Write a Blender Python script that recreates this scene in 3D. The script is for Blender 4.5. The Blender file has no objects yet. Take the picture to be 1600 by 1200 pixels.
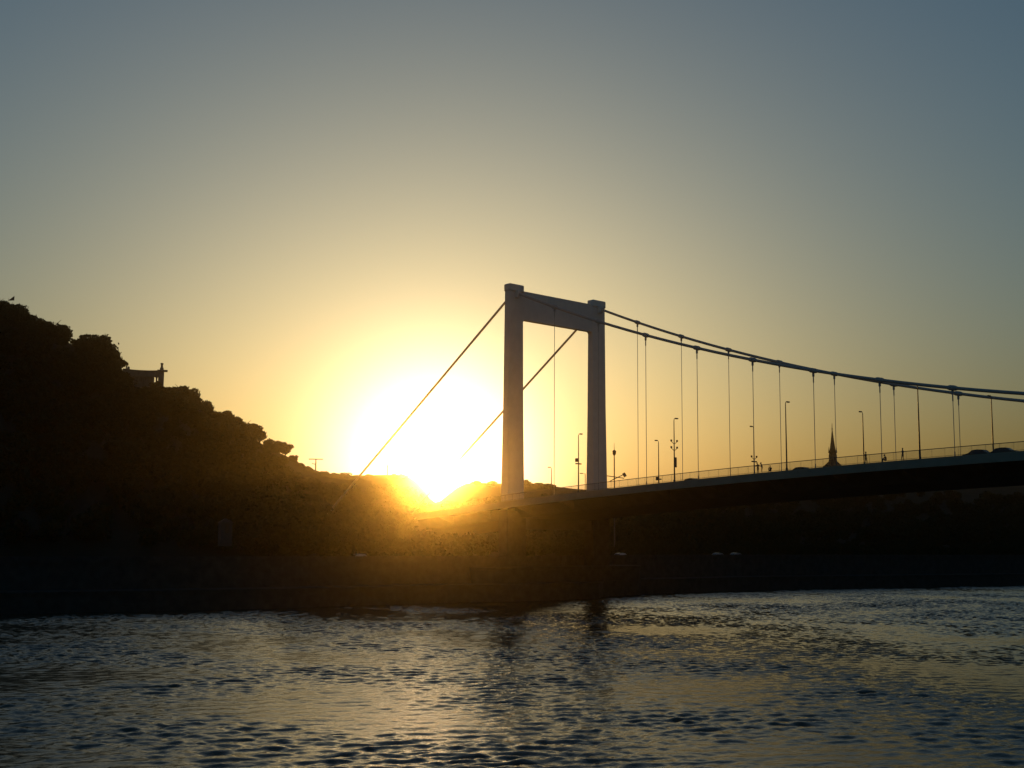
import bpy, bmesh, math, random
import numpy as np
from mathutils import Vector, Matrix

sc = bpy.context.scene
COL = sc.collection
R = math.radians

# ------------------------------------------------------------------ camera
PITCH, ROLL, YAW, FPX = 0.125905, 0.007074, 0.825611, 1933.37
CAM = Vector((185.618, -171.651, 11.5))
_f = Vector((-math.sin(YAW) * math.cos(PITCH), math.cos(YAW) * math.cos(PITCH), math.sin(PITCH)))
_r = _f.cross(Vector((0, 0, 1))).normalized()
_u = _r.cross(_f)
_r, _u = _r * math.cos(ROLL) + _u * math.sin(ROLL), -_r * math.sin(ROLL) + _u * math.cos(ROLL)
cd = bpy.data.cameras.new('camera')
cam = bpy.data.objects.new('camera', cd)
COL.objects.link(cam)
M3 = Matrix((_r, _u, -_f)).transposed()
cam.matrix_world = Matrix.Translation(CAM) @ M3.to_4x4()
cd.sensor_width = 36
cd.lens = 36 * FPX / 1600
cd.clip_start = 0.5
cd.clip_end = 20000
sc.camera = cam

# ------------------------------------------------------------------ sky and sun
SUN_EL, SUN_AZ = R(3.35), R(-50.85)          # azimuth from +Y towards +X
SUN = Vector((math.sin(SUN_AZ) * math.cos(SUN_EL), math.cos(SUN_AZ) * math.cos(SUN_EL), math.sin(SUN_EL)))
AUREOLE = 18.0
world = bpy.data.worlds.new('World')
sc.world = world
world.use_nodes = True
nt = world.node_tree
sky = nt.nodes.new('ShaderNodeTexSky')
sky.sky_type = 'NISHITA'
sky.sun_disc = False
sky.sun_elevation = SUN_EL
sky.sun_rotation = SUN_AZ
sky.air_density = 1.3
sky.dust_density = 4.0
sky.ozone_density = 4.0
tint = nt.nodes.new('ShaderNodeMix')                     # white balance of the evening sky
tint.data_type = 'RGBA'
tint.blend_type = 'MULTIPLY'
tint.inputs['Factor'].default_value = 1.0
tint.inputs[7].default_value = (0.885, 1.07, 0.95, 1)
nt.links.new(sky.outputs[0], tint.inputs[6])
# aureole of dusty air around the sun's own direction
geo = nt.nodes.new('ShaderNodeTexCoord')
dot = nt.nodes.new('ShaderNodeVectorMath'); dot.operation = 'DOT_PRODUCT'
dot.inputs[1].default_value = SUN
nt.links.new(geo.outputs['Generated'], dot.inputs[0])
def mth(op, a, b=None):
    n = nt.nodes.new('ShaderNodeMath'); n.operation = op
    for i, v in enumerate((a, b)):
        if v is None: continue
        if isinstance(v, (int, float)): n.inputs[i].default_value = v
        else: nt.links.new(v, n.inputs[i])
    return n.outputs[0]
ang = mth('ARCCOSINE', mth('MINIMUM', dot.outputs['Value'], 1.0))
aur = mth('MULTIPLY', mth('EXPONENT', mth('MULTIPLY', mth('POWER', mth('DIVIDE', ang, R(4.0)), 2.0), -1.0)), AUREOLE)
aur = mth('ADD', aur, mth('MULTIPLY', mth('EXPONENT', mth('MULTIPLY', mth('POWER', mth('DIVIDE', ang, R(13.0)), 2.0), -1.0)), 1.2))
aurc = nt.nodes.new('ShaderNodeMix'); aurc.data_type = 'RGBA'; aurc.blend_type = 'MULTIPLY'; aurc.inputs['Factor'].default_value = 1
nt.links.new(aur, aurc.inputs[6]); aurc.inputs[7].default_value = (1.0, 0.95, 0.85, 1)
addn = nt.nodes.new('ShaderNodeMix'); addn.data_type = 'RGBA'; addn.blend_type = 'ADD'; addn.inputs['Factor'].default_value = 1; addn.clamp_result = False
nt.links.new(tint.outputs[2], addn.inputs[6]); nt.links.new(aurc.outputs[2], addn.inputs[7])
nt.links.new(addn.outputs[2], nt.nodes['Background'].inputs[0])
nt.nodes['Background'].inputs[1].default_value = 0.116

sl = bpy.data.lights.new('sun', 'SUN')
sl.energy = 3.2
sl.angle = R(0.53)
sl.color = (1.0, 0.47, 0.07)
so = bpy.data.objects.new('sun', sl)
COL.objects.link(so)
so.rotation_euler = SUN.to_track_quat('Z', 'Y').to_euler()
so.location = (0, 0, 120)

sc.view_settings.view_transform = 'Standard'
sc.view_settings.look = 'None'
sc.view_settings.exposure = 0.0
sc.view_settings.gamma = 1.0

# ------------------------------------------------------------------ helpers
def at(px, py, dist):
    """world point seen at pixel (1600x1200 frame) at a horizontal distance"""
    d = _f * FPX + _r * (px - 800) - _u * (py - 600)
    h = math.hypot(d.x, d.y)
    return CAM + d * (dist / h)

def tag(o, label=None, cat=None, group=None, kind=None):
    if label: o['label'] = label
    if cat: o['category'] = cat
    if group: o['group'] = group
    if kind: o['kind'] = kind
    return o

def empty(name, loc=(0, 0, 0), rz=0.0, parent=None):
    o = bpy.data.objects.new(name, None)
    COL.objects.link(o)
    o.location = loc
    o.rotation_euler = (0, 0, rz)
    o.empty_display_size = 0.5
    if parent: o.parent = parent
    return o

def children(o):
    return [c for c in bpy.data.objects if c.parent == o]

def copy_tree(o, parent=None):
    kids = list(o.children)
    c = o.copy()
    COL.objects.link(c)
    if parent: c.parent = parent
    for k in kids:
        copy_tree(k, c)
    return c

class MB:
    """collects shapes, then links them as ONE mesh object"""
    def __init__(self):
        self.v, self.f = [], []
    def add(self, vs, fs):
        n = len(self.v)
        self.v += [tuple(p) for p in vs]
        self.f += [tuple(i + n for i in f) for f in fs]
        return self
    def box(self, x0, x1, y0, y1, z0, z1, m=None, c=0.0):
        """box with chamfered vertical and horizontal edges when c > 0"""
        bm = bmesh.new()
        bmesh.ops.create_cube(bm, size=1)
        for v in bm.verts:
            v.co = Vector(((x0 + x1) / 2 + v.co.x * (x1 - x0), (y0 + y1) / 2 + v.co.y * (y1 - y0), (z0 + z1) / 2 + v.co.z * (z1 - z0)))
        if c > 0:
            bmesh.ops.bevel(bm, geom=list(bm.edges), offset=c, segments=1, affect='EDGES')
        return self.bm(bm, m)
    def bm(self, bm, m=None):
        bm.verts.index_update()
        vs = [(m @ v.co if m else v.co.copy()) for v in bm.verts]
        fs = [[v.index for v in f.verts] for f in bm.faces]
        bm.free()
        return self.add(vs, fs)
    def tube(self, pts, rad, n=8, caps=True):
        pts = [Vector(p) for p in pts]
        rads = rad if isinstance(rad, (list, tuple)) else [rad] * len(pts)
        rings = []
        ref = Vector((0, 0, 1))
        for i, p in enumerate(pts):
            a = pts[max(i - 1, 0)]
            b = pts[min(i + 1, len(pts) - 1)]
            t = (b - a).normalized()
            rf = ref if abs(t.dot(ref)) < 0.95 else Vector((1, 0, 0))
            u = t.cross(rf).normalized()
            w = u.cross(t)
            rings.append([p + (u * math.cos(2 * math.pi * k / n) + w * math.sin(2 * math.pi * k / n)) * rads[i] for k in range(n)])
        vs = [q for r_ in rings for q in r_]
        fs = []
        for i in range(len(pts) - 1):
            for k in range(n):
                k2 = (k + 1) % n
                fs.append((i * n + k, i * n + k2, (i + 1) * n + k2, (i + 1) * n + k))
        if caps:
            fs.append(tuple(range(n))[::-1])
            fs.append(tuple((len(pts) - 1) * n + k for k in range(n)))
        return self.add(vs, fs)
    def lathe(self, prof, n=12, c=(0, 0)):
        vs, fs = [], []
        for (r_, z) in prof:
            for k in range(n):
                a = 2 * math.pi * (k + 0.5) / n
                vs.append((c[0] + r_ * math.cos(a), c[1] + r_ * math.sin(a), z))
        for i in range(len(prof) - 1):
            for k in range(n):
                k2 = (k + 1) % n
                fs.append((i * n + k, i * n + k2, (i + 1) * n + k2, (i + 1) * n + k))
        fs.append(tuple(range(n))[::-1])
        fs.append(tuple((len(prof) - 1) * n + k for k in range(n)))
        return self.add(vs, fs)
    def sweep(self, sections, closed=True):
        """sections: list of equal-length point loops"""
        n = len(sections[0])
        vs = [p for s in sections for p in s]
        fs = []
        for i in range(len(sections) - 1):
            for k in range(n if closed else n - 1):
                k2 = (k + 1) % n
                fs.append((i * n + k, i * n + k2, (i + 1) * n + k2, (i + 1) * n + k))
        if closed:
            fs.append(tuple(range(n))[::-1])
            fs.append(tuple((len(sections) - 1) * n + k for k in range(n)))
        return self.add(vs, fs)
    def build(self, name, mat, parent=None, smooth=False, loc=None):
        me = bpy.data.meshes.new(name)
        me.from_pydata(self.v, [], self.f)
        bm = bmesh.new()
        bm.from_mesh(me)
        bmesh.ops.recalc_face_normals(bm, faces=bm.faces)
        bm.to_mesh(me)
        bm.free()
        me.materials.append(mat)
        if smooth:
            me.polygons.foreach_set('use_smooth', [True] * len(me.polygons))
        o = bpy.data.objects.new(name, me)
        COL.objects.link(o)
        if parent: o.parent = parent
        if loc is not None: o.location = loc
        return o

def np_mesh(name, V, F, mat, parent=None, smooth=False):
    """fast mesh from numpy arrays (all faces the same size)"""
    me = bpy.data.meshes.new(name)
    V = np.asarray(V, np.float32)
    F = np.asarray(F, np.int32)
    k = F.shape[1]
    me.vertices.add(len(V))
    me.vertices.foreach_set('co', V.ravel())
    me.loops.add(F.size)
    me.loops.foreach_set('vertex_index', F.ravel())
    me.polygons.add(len(F))
    me.polygons.foreach_set('loop_start', np.arange(0, F.size, k, dtype=np.int32))
    me.polygons.foreach_set('loop_total', np.full(len(F), k, np.int32))
    if smooth:
        me.polygons.foreach_set('use_smooth', np.ones(len(F), bool))
    me.update(calc_edges=True)
    me.validate()
    me.materials.append(mat)
    o = bpy.data.objects.new(name, me)
    COL.objects.link(o)
    if parent: o.parent = parent
    return o

def mat(name, c1, c2=None, scale=1.0, rough=0.7, metal=0.0, bump=0.0, stretch=(1, 1, 1), spec=None):
    m = bpy.data.materials.new(name)
    m.use_nodes = True
    t = m.node_tree
    b = t.nodes['Principled BSDF']
    b.inputs['Roughness'].default_value = rough
    b.inputs['Metallic'].default_value = metal
    if spec is not None: b.inputs['Specular IOR Level'].default_value = spec
    tc = t.nodes.new('ShaderNodeTexCoord')
    mp = t.nodes.new('ShaderNodeMapping')
    mp.inputs['Scale'].default_value = [scale * s for s in stretch]
    t.links.new(tc.outputs['Object'], mp.inputs['Vector'])
    nz = t.nodes.new('ShaderNodeTexNoise')
    nz.inputs['Scale'].default_value = 1.0
    nz.inputs['Detail'].default_value = 6
    nz.inputs['Roughness'].default_value = 0.6
    t.links.new(mp.outputs[0], nz.inputs['Vector'])
    cr = t.nodes.new('ShaderNodeValToRGB')
    cr.color_ramp.elements[0].position = 0.3
    cr.color_ramp.elements[1].position = 0.7
    cr.color_ramp.elements[0].color = (*c1, 1)
    cr.color_ramp.elements[1].color = (*(c2 or c1), 1)
    t.links.new(nz.outputs[0], cr.inputs[0])
    t.links.new(cr.outputs[0], b.inputs['Base Color'])
    if bump:
        bp = t.nodes.new('ShaderNodeBump')
        bp.inputs['Strength'].default_value = bump
        bp.inputs['Distance'].default_value = 0.1
        t.links.new(nz.outputs[0], bp.inputs['Height'])
        t.links.new(bp.outputs[0], b.inputs['Normal'])
    return m

MT = dict(
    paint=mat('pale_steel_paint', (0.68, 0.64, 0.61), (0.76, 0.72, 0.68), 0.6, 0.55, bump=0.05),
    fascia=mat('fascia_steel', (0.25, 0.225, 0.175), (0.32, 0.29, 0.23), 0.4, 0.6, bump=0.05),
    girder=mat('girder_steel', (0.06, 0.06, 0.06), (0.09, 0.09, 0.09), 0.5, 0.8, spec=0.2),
    cable=mat('cable_wrap', (0.38, 0.37, 0.37), (0.46, 0.45, 0.45), 1.5, 0.85, spec=0.15),
    rail=mat('rail_paint', (0.08, 0.085, 0.085), (0.13, 0.13, 0.13), 2.0, 0.6),
    lamp=mat('lamp_paint', (0.05, 0.05, 0.05), (0.08, 0.08, 0.075), 2.0, 0.6),
    lens=mat('lamp_lens', (0.45, 0.44, 0.4), (0.5, 0.5, 0.46), 2.0, 0.3),
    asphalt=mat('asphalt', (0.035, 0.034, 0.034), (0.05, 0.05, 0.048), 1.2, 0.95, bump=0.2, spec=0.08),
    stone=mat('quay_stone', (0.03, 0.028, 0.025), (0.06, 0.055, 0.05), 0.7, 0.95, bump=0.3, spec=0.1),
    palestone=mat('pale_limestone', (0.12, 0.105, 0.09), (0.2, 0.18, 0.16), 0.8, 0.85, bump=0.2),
    kiosk=mat('grey_render', (0.05, 0.047, 0.044), (0.075, 0.07, 0.065), 2.0, 0.9),
    roof=mat('roof_tile', (0.03, 0.022, 0.018), (0.05, 0.035, 0.028), 1.5, 0.85),
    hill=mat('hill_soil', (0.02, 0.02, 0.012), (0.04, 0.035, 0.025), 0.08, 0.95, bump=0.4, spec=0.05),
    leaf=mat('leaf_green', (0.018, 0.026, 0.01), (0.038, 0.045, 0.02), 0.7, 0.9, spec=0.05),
    bark=mat('bark', (0.05, 0.04, 0.03), (0.09, 0.07, 0.05), 3.0, 0.9, stretch=(1, 1, .2), bump=0.4),
    skin=mat('skin', (0.45, 0.28, 0.2), (0.5, 0.32, 0.24), 4, 0.6),
    hair=mat('dark_hair', (0.02, 0.015, 0.01), (0.04, 0.03, 0.02), 30, 0.6),
    cloth=mat('dark_cloth', (0.03, 0.03, 0.04), (0.06, 0.055, 0.06), 6, 0.9),
    jacket=mat('grey_cloth', (0.09, 0.08, 0.08), (0.14, 0.13, 0.13), 6, 0.9),
    carwhite=mat('white_car_paint', (0.5, 0.5, 0.5), (0.55, 0.55, 0.54), 1, 0.25),
    carsilver=mat('silver_car_paint', (0.16, 0.165, 0.17), (0.2, 0.2, 0.2), 1, 0.3, metal=0.5),
    cardark=mat('dark_car_paint', (0.03, 0.03, 0.035), (0.045, 0.045, 0.05), 1, 0.35),
    glass=mat('car_glass', (0.02, 0.022, 0.025), (0.025, 0.028, 0.03), 1, 0.1),
    rubber=mat('rubber', (0.02, 0.02, 0.02), (0.03, 0.03, 0.03), 4, 0.85),
    chrome=mat('rim_metal', (0.4, 0.4, 0.4), (0.5, 0.5, 0.5), 3, 0.35, metal=0.8),
    flag=mat('flag_cloth', (0.12, 0.05, 0.04), (0.18, 0.07, 0.05), 2, 0.9),
    sign=mat('sign_back', (0.12, 0.12, 0.12), (0.18, 0.18, 0.18), 2, 0.6),
)

# ------------------------------------------------------------------ bridge lines
L2, W, STEP = 165.35, 24.9, 12.0
def deck_z(x):
    if x > 2 * L2: x = 2 * L2 - 0.0 + 0.0 * x
    return 24.923 - 0.000217 * (x - L2) ** 2
def cable_z(x):
    return 28.397 + 0.001259 * (x - L2) ** 2

# ------------------------------------------------------------------ river bank line (polyline, world x/y)
BANK = [(-60, -620), (-34, -330), (-16, -190), (-4.6, -100), (5.0, -62), (7.6, -23), (11.0, -8), (12.0, 13), (7.5, 19.0),
        (3.6, 35), (4.5, 81), (14.5, 121), (25.0, 172), (62, 300), (150, 520), (330, 860)]
def bank_points(step=6.0):
    out = []
    for (a, b) in zip(BANK[:-1], BANK[1:]):
        n = max(1, int(math.dist(a, b) / step))
        for i in range(n):
            t = i / n
            out.append(Vector((a[0] + (b[0] - a[0]) * t, a[1] + (b[1] - a[1]) * t, 0)))
    out.append(Vector((*BANK[-1], 0)))
    return out
BP = bank_points()
def bank_normals():
    ns = []
    for i in range(len(BP)):
        a, b = BP[max(i - 3, 0)], BP[min(i + 3, len(BP) - 1)]
        t = (b - a).normalized()
        ns.append(Vector((-t.y, t.x, 0)))       # inland (towards -X)
    return ns
BN = bank_normals()
def bank_dist(az):
    """horizontal distance from the camera to the bank along an azimuth"""
    d = Vector((math.sin(az), math.cos(az), 0))
    best = None
    for p, q in zip(BP[:-1], BP[1:]):
        e = q - p
        den = d.x * e.y - d.y * e.x
        if abs(den) < 1e-9: continue
        w = p - Vector((CAM.x, CAM.y, 0))
        t = (w.x * e.y - w.y * e.x) / den
        s = (w.x * d.y - w.y * d.x) / den
        if t > 0 and -0.001 <= s <= 1.001 and (best is None or t < best): best = t
    return best

# ------------------------------------------------------------------ water
def make_water():
    m = bpy.data.materials.new('river_water')
    m.use_nodes = True
    t = m.node_tree
    b = t.nodes['Principled BSDF']
    b.inputs['Base Color'].default_value = (0.032, 0.03, 0.017, 1)
    b.inputs['Roughness'].default_value = 0.08
    b.inputs['IOR'].default_value = 1.33
    tc = t.nodes.new('ShaderNodeTexCoord')
    def noise(sx, sy, det, rot):
        mp = t.nodes.new('ShaderNodeMapping')
        mp.inputs['Rotation'].default_value = (0, 0, rot)
        mp.inputs['Scale'].default_value = (sx, sy, 1)
        t.links.new(tc.outputs['Object'], mp.inputs['Vector'])
        n = t.nodes.new('ShaderNodeTexNoise')
        n.inputs['Scale'].default_value = 1
        n.inputs['Detail'].default_value = det
        t.links.new(mp.outputs[0], n.inputs['Vector'])
        return n.outputs[0]
    n1 = noise(5.0, 3.2, 4, 0.5)
    bp = t.nodes.new('ShaderNodeBump')
    bp.inputs['Strength'].default_value = 0.4
    bp.inputs['Distance'].default_value = 0.06
    t.links.new(n1, bp.inputs['Height'])
    t.links.new(bp.outputs[0], b.inputs['Normal'])

    rng = np.random.default_rng(7)
    x0, x1, y0, y1, g = -8.0, 200.0, -186.0, 186.0, 0.21
    xs = np.arange(x0, x1 + g, g)
    ys = np.arange(y0, y1 + g, g)
    X, Y = np.meshgrid(xs, ys)
    Z = np.zeros_like(X)
    # gusts: patches of stronger and weaker ripple
    G = np.zeros_like(X)
    for _ in range(14):
        lam = rng.uniform(18, 70)
        a = rng.uniform(0, 2 * np.pi)
        G += np.sin((X * np.cos(a) + Y * np.sin(a)) * 2 * np.pi / lam + rng.uniform(0, 6.28))
    G = 1.0 + 0.16 * G
    G = np.clip(G, 0.45, 1.7)
    # the current runs rougher along the far bank upstream of the pier
    sd = ((X - 35) * 63 - Y * 40) / 74.6
    lee = 1 / (1 + np.exp(np.clip((sd + 2) / 2.5, -30, 30)))
    G *= 1.0 + 0.5 * lee * np.clip((Y - 12) / 10, 0, 1)
    # and choppy in the wake just below it
    al = ((X - 35) * 40 + Y * 63) / 74.6
    G *= 1 + 0.85 * (1 - lee) * np.clip((al + 12) / 22, 0, 1) * np.clip((62 - sd) / 25, 0, 1)
    wind = math.atan2(0.68, -0.73) + 0.35
    for i in range(70):
        lam = 0.62 * (2.6 / 0.62) ** (i / 69.0) * rng.uniform(0.9, 1.1)
        a = wind + rng.normal(0, 0.6)
        k = 2 * np.pi / lam
        amp = 0.0040 * lam ** 0.95 * rng.uniform(0.5, 1.3)
        ph = (X * np.cos(a) + Y * np.sin(a)) * k + rng.uniform(0, 6.28)
        # slow phase wander so that no wave train runs on for ever
        ph += 1.2 * np.sin(X * rng.uniform(-.09, .09) + Y * rng.uniform(-.09, .09) + rng.uniform(0, 6.28))
        sh = np.sin(ph)
        Z += amp * (sh + 0.25 * np.cos(2 * ph))
    Z *= G
    ed = np.minimum(np.minimum(X - x0, x1 - X), np.minimum(Y - y0, y1 - Y))
    Z *= np.clip(ed / 12.0, 0, 1)
    nx, ny = len(xs), len(ys)
    V = np.c_[X.ravel(), Y.ravel(), Z.ravel()]
    idx = np.arange(nx * ny).reshape(ny, nx)
    F = np.c_[idx[:-1, :-1].ravel(), idx[:-1, 1:].ravel(), idx[1:, 1:].ravel(), idx[1:, :-1].ravel()]
    # flat water all round, edge to edge with the rippled sheet
    xe, ye = xs[-1], ys[-1]
    o = [(-1500, -1500), (1500, -1500), (1500, 1500), (-1500, 1500)]
    c = [(x0, y0), (xe, y0), (xe, ye), (x0, ye)]
    n = len(V)
    V = np.r_[V, np.array([(*p, 0) for p in o + c], float)]
    F = np.r_[F, np.array([(n, n + 1, n + 5, n + 4), (n + 1, n + 2, n + 6, n + 5), (n + 2, n + 3, n + 7, n + 6), (n + 3, n, n + 4, n + 7)])]
    w = np_mesh('water', V, F, m, smooth=True)
    tag(w, kind='structure', label='rippled dark river catching gold evening light')
make_water()

# ------------------------------------------------------------------ hills
# silhouette of the land without its trees, plus an added dip imitating the sun's white glare: (pixel x, pixel y, distance of the crest)
RIDGE = [(-700, 440, 400), (-400, 440, 405), (-150, 455, 415), (0, 488, 430), (50, 512, 440), (100, 532, 450), (150, 556, 460), (190, 590, 470),
         (215, 606, 480), (255, 612, 485), (300, 630, 495), (340, 656, 505), (380, 676, 515), (420, 700, 520), (455, 716, 520), (480, 730, 515),
         (500, 737, 505), (520, 742, 500), (545, 743, 500), (600, 742, 500), (622, 742, 500), (638, 745, 500), (650, 752, 500), (662, 765, 500), (672, 779, 500), (680, 785, 500), (688, 783, 500), (700, 773, 500), (714, 762, 500), (728, 756, 500), (742, 754, 500), (760, 755, 500), (800, 756, 500), (850, 757, 500),
         (880, 762, 500), (920, 766, 505), (960, 762, 510), (1000, 764, 515), (1060, 764, 530), (1150, 757, 580), (1300, 742, 800),
         (1450, 752, 820), (1600, 758, 810), (1900, 770, 760), (2400, 790, 700)]
def ridge(px):
    xs = [r[0] for r in RIDGE]
    return np.interp(px, xs, [r[1] for r in RIDGE]), np.interp(px, xs, [r[2] for r in RIDGE])
ROAD_Z = 7.5
def az_of(px):
    d = _f * FPX + _r * (px - 800) - _u * (845 - 600)
    return math.atan2(d.x, d.y)
def hill_column(px):
    """foot point distance, crest point, profile power for a column of the land"""
    ry, rd = ridge(px)
    crest = at(px, ry, rd)
    az = math.atan2(crest.x - CAM.x, crest.y - CAM.y)
    bd = bank_dist(az) or 400
    foot = min(bd + 46.0, rd * 0.85)
    p = 0.85 + 1.2 * min(1, max(0, (px - 330) / 260.0))
    return az, foot, rd, crest.z, p
def land_z(px, t):
    az, foot, rd, zc, p = hill_column(px)
    d = foot + (rd - foot) * t
    return Vector((CAM.x + math.sin(az) * d, CAM.y + math.cos(az) * d, ROAD_Z + (zc - ROAD_Z) * max(t, 0.0) ** p))
def make_hills():
    rng = np.random.default_rng(3)
    pxs = np.concatenate([np.arange(-700, 600, 12), np.arange(600, 800, 4), np.arange(800, 2401, 25)])
    ts = np.concatenate([np.linspace(0, 1, 34), 1 + np.array([.04, .1, .2, .35])])
    V = []
    for px in pxs:
        az, foot, rd, zc, p = hill_column(float(px))
        for t in ts:
            if t <= 1:
                d = foot + (rd - foot) * t
                z = ROAD_Z + (zc - ROAD_Z) * t ** p
                if 0.05 < t < 0.97:
                    z += rng.normal(0, 0.02) * (zc - ROAD_Z) * min(1, (1 - t) * 4) * (1 if px < 560 else .3)
            else:
                d = rd + (rd) * (t - 1)
                z = zc - (t - 1) * rd * 0.16
            V.append((CAM.x + math.sin(az) * d, CAM.y + math.cos(az) * d, max(z, 2.0)))
    ny = len(ts)
    idx = np.arange(len(pxs) * ny).reshape(len(pxs), ny)
    F = np.c_[idx[:-1, :-1].ravel(), idx[1:, :-1].ravel(), idx[1:, 1:].ravel(), idx[:-1, 1:].ravel()]
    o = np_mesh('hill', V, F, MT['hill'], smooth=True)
    tag(o, kind='structure', label='steep dark wooded hill falling to the river with lower hills beyond')
    # flat land under and behind everything
    g = MB()
    lo = [(p + n * 36.0) for p, n in zip(BP, BN)]
    sec_in = [Vector((q.x, q.y, 6.9)) for q in lo]
    vs = sec_in + [Vector((-1480, 1480 * (i / (len(lo) - 1)) * 2 - 1480, 1.5)) for i in range(len(lo))]
    n = len(lo)
    g.add(vs, [(i, i + 1, n + i + 1, n + i) for i in range(n - 1)])
    tag(g.build('ground', MT['hill']), kind='structure', label='low dark land behind the embankment')
make_hills()

# ------------------------------------------------------------------ embankment: lower quay, wall, upper road
def strip(name, prof, material):
    """profile of (inland offset, z) swept along the bank"""
    b = MB()
    secs = [[p + n * o + Vector((0, 0, z)) for (o, z) in prof] for p, n in zip(BP, BN)]
    b.sweep(secs, closed=False)
    b2 = MB()
    b2.v, b2.f = b.v, b.f
    return b2.build(name, material)
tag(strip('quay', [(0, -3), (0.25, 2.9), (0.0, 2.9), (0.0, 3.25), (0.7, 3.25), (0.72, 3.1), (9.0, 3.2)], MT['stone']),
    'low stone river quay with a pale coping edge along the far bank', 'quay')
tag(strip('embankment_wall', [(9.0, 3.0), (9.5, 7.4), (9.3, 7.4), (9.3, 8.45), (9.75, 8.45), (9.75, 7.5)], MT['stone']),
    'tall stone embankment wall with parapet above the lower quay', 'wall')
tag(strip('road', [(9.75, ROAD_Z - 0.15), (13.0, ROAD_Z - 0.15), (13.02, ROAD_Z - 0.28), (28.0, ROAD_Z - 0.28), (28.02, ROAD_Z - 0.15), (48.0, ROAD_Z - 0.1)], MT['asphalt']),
    kind='structure', label='embankment road along the foot of the hill')

# ------------------------------------------------------------------ bridge
def make_bridge():
    root = empty('suspension_bridge', (0, 0, 0))
    tag(root, 'pale steel suspension bridge with one portal tower rising beside the far bank', 'bridge')
    xs = [-150 + 6 * i for i in range(0, 81)]      # -150 .. 330
    y0, y1 = -5.0, W + 5.0
    # roadway slab with raised pavements
    d = MB()
    d.sweep([[(x, y0 + .12, z - 1.0), (x, y0 + .12, z - .04), (x, y0 + 4.0, z - .04), (x, y0 + 4.02, z - .2), (x, y1 - 4.02, z - .2), (x, y1 - 4.0, z - .04),
              (x, y1 - .12, z - .04), (x, y1 - .12, z - 1.0)] for x in xs for z in [deck_z(x)]])
    d.build('roadway', MT['asphalt'], root)
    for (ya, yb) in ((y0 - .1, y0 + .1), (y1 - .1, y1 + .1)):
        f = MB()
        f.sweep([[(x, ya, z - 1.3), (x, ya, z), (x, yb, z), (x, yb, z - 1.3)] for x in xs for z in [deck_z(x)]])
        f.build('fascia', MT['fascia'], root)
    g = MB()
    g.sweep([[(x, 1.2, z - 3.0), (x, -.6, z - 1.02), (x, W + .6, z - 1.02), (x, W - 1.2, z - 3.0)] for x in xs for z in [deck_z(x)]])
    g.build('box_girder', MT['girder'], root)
    b = MB()
    for i in range(int(480 / STEP) + 1):
        x = -150 + i * STEP
        z = deck_z(x)
        for (ya, yb) in ((y0 + .15, -.65), (y1 - .15, W + .65)):
            b.add([(x - .12, ya, z - 1.03), (x + .12, ya, z - 1.03), (x + .12, yb, z - 1.03), (x - .12, yb, z - 1.03),
                   (x - .12, ya, z - 1.3), (x + .12, ya, z - 1.3), (x + .12, yb, z - 2.6), (x - .12, yb, z - 2.6)],
                  [(0, 1, 2, 3), (4, 7, 6, 5), (0, 4, 5, 1), (1, 5, 6, 2), (2, 6, 7, 3), (3, 7, 4, 0)])
    tag(b.build('cantilever_bracket', MT['girder'], root), kind='stuff')
    # railings
    for y in (y0 + .02, y1 - .02):
        h = MB()
        h.tube([(x, y, deck_z(x) + 1.28) for x in xs], 0.055, 8)
        h.tube([(x, y, deck_z(x) + 0.14) for x in xs], 0.03, 6)
        hr = h.build('handrail', MT['rail'], root)
        V, F = [], []
        bx = np.arange(-60, 200, 0.17)
        for i, x in enumerate(bx):
            z = deck_z(x)
            r_ = 0.012 if i % 12 else 0.022
            n = len(V)
            for zz in (z - .02, z + 1.26):
                V += [(x - r_, y - r_, zz), (x + r_, y - r_, zz), (x + r_, y + r_, zz), (x - r_, y + r_, zz)]
            F += [(n, n + 1, n + 5, n + 4), (n + 1, n + 2, n + 6, n + 5), (n + 2, n + 3, n + 7, n + 6), (n + 3, n, n + 4, n + 7)]
        tag(np_mesh('balusters', V, F, MT['rail'], hr), kind='stuff')
    # tower
    TOP = 64.3
    tw = empty('tower', (0, 0, 0), parent=root)
    for y in (0.0, W):
        l = MB()
        secs = []
        for (z, wy, wx) in ((deck_z(0) - 1.28, 2.3, 1.15), (40, 2.1, 0.85), (TOP - 1.6, 1.98, 0.72)):
            c = .1
            secs.append([(-wx + c, y - wy, z), (wx - c, y - wy, z), (wx, y - wy + c, z), (wx, y + wy - c, z), (wx - c, y + wy, z), (-wx + c, y + wy, z), (-wx, y + wy - c, z), (-wx, y - wy + c, z)])
        l.sweep(secs)
        l.build('tower_leg', MT['paint'], tw)
        c = MB()
        c.box(-1.0, 1.0, y - 2.05, y + 2.1, TOP - 1.6, TOP, c=.22)
        c.box(-1.7, 1.7, y - .45, y + .45, TOP - 2.9, TOP - 1.3, c=.15)
        c.build('saddle_cap', MT['paint'], tw)
    cb = MB()
    za, zb = TOP - 7.2, TOP - 1.15
    cb.box(-.66, .66, 1.95, W - 1.95, za, zb)
    # small gussets that round the inner corners of the portal
    for (y, s) in ((2.05, 1), (W - 2.05, -1)):
        k = 8
        poly = [(y, za + .05)] + [(y + s * .6 * (1 - math.cos(a)), za - .6 * (1 - math.sin(a))) for a in [i / k * math.pi / 2 for i in range(k + 1)]]
        n = len(poly)
        cb.add([(-.62, p[0], p[1]) for p in poly] + [(.62, p[0], p[1]) for p in poly],
               [tuple(range(n)), tuple(range(2 * n - 1, n - 1, -1))] + [(i, (i + 1) % n, n + (i + 1) % n, n + i) for i in range(n)])
    cb.build('crossbeam', MT['paint'], tw)
    lb = MB()
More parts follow.
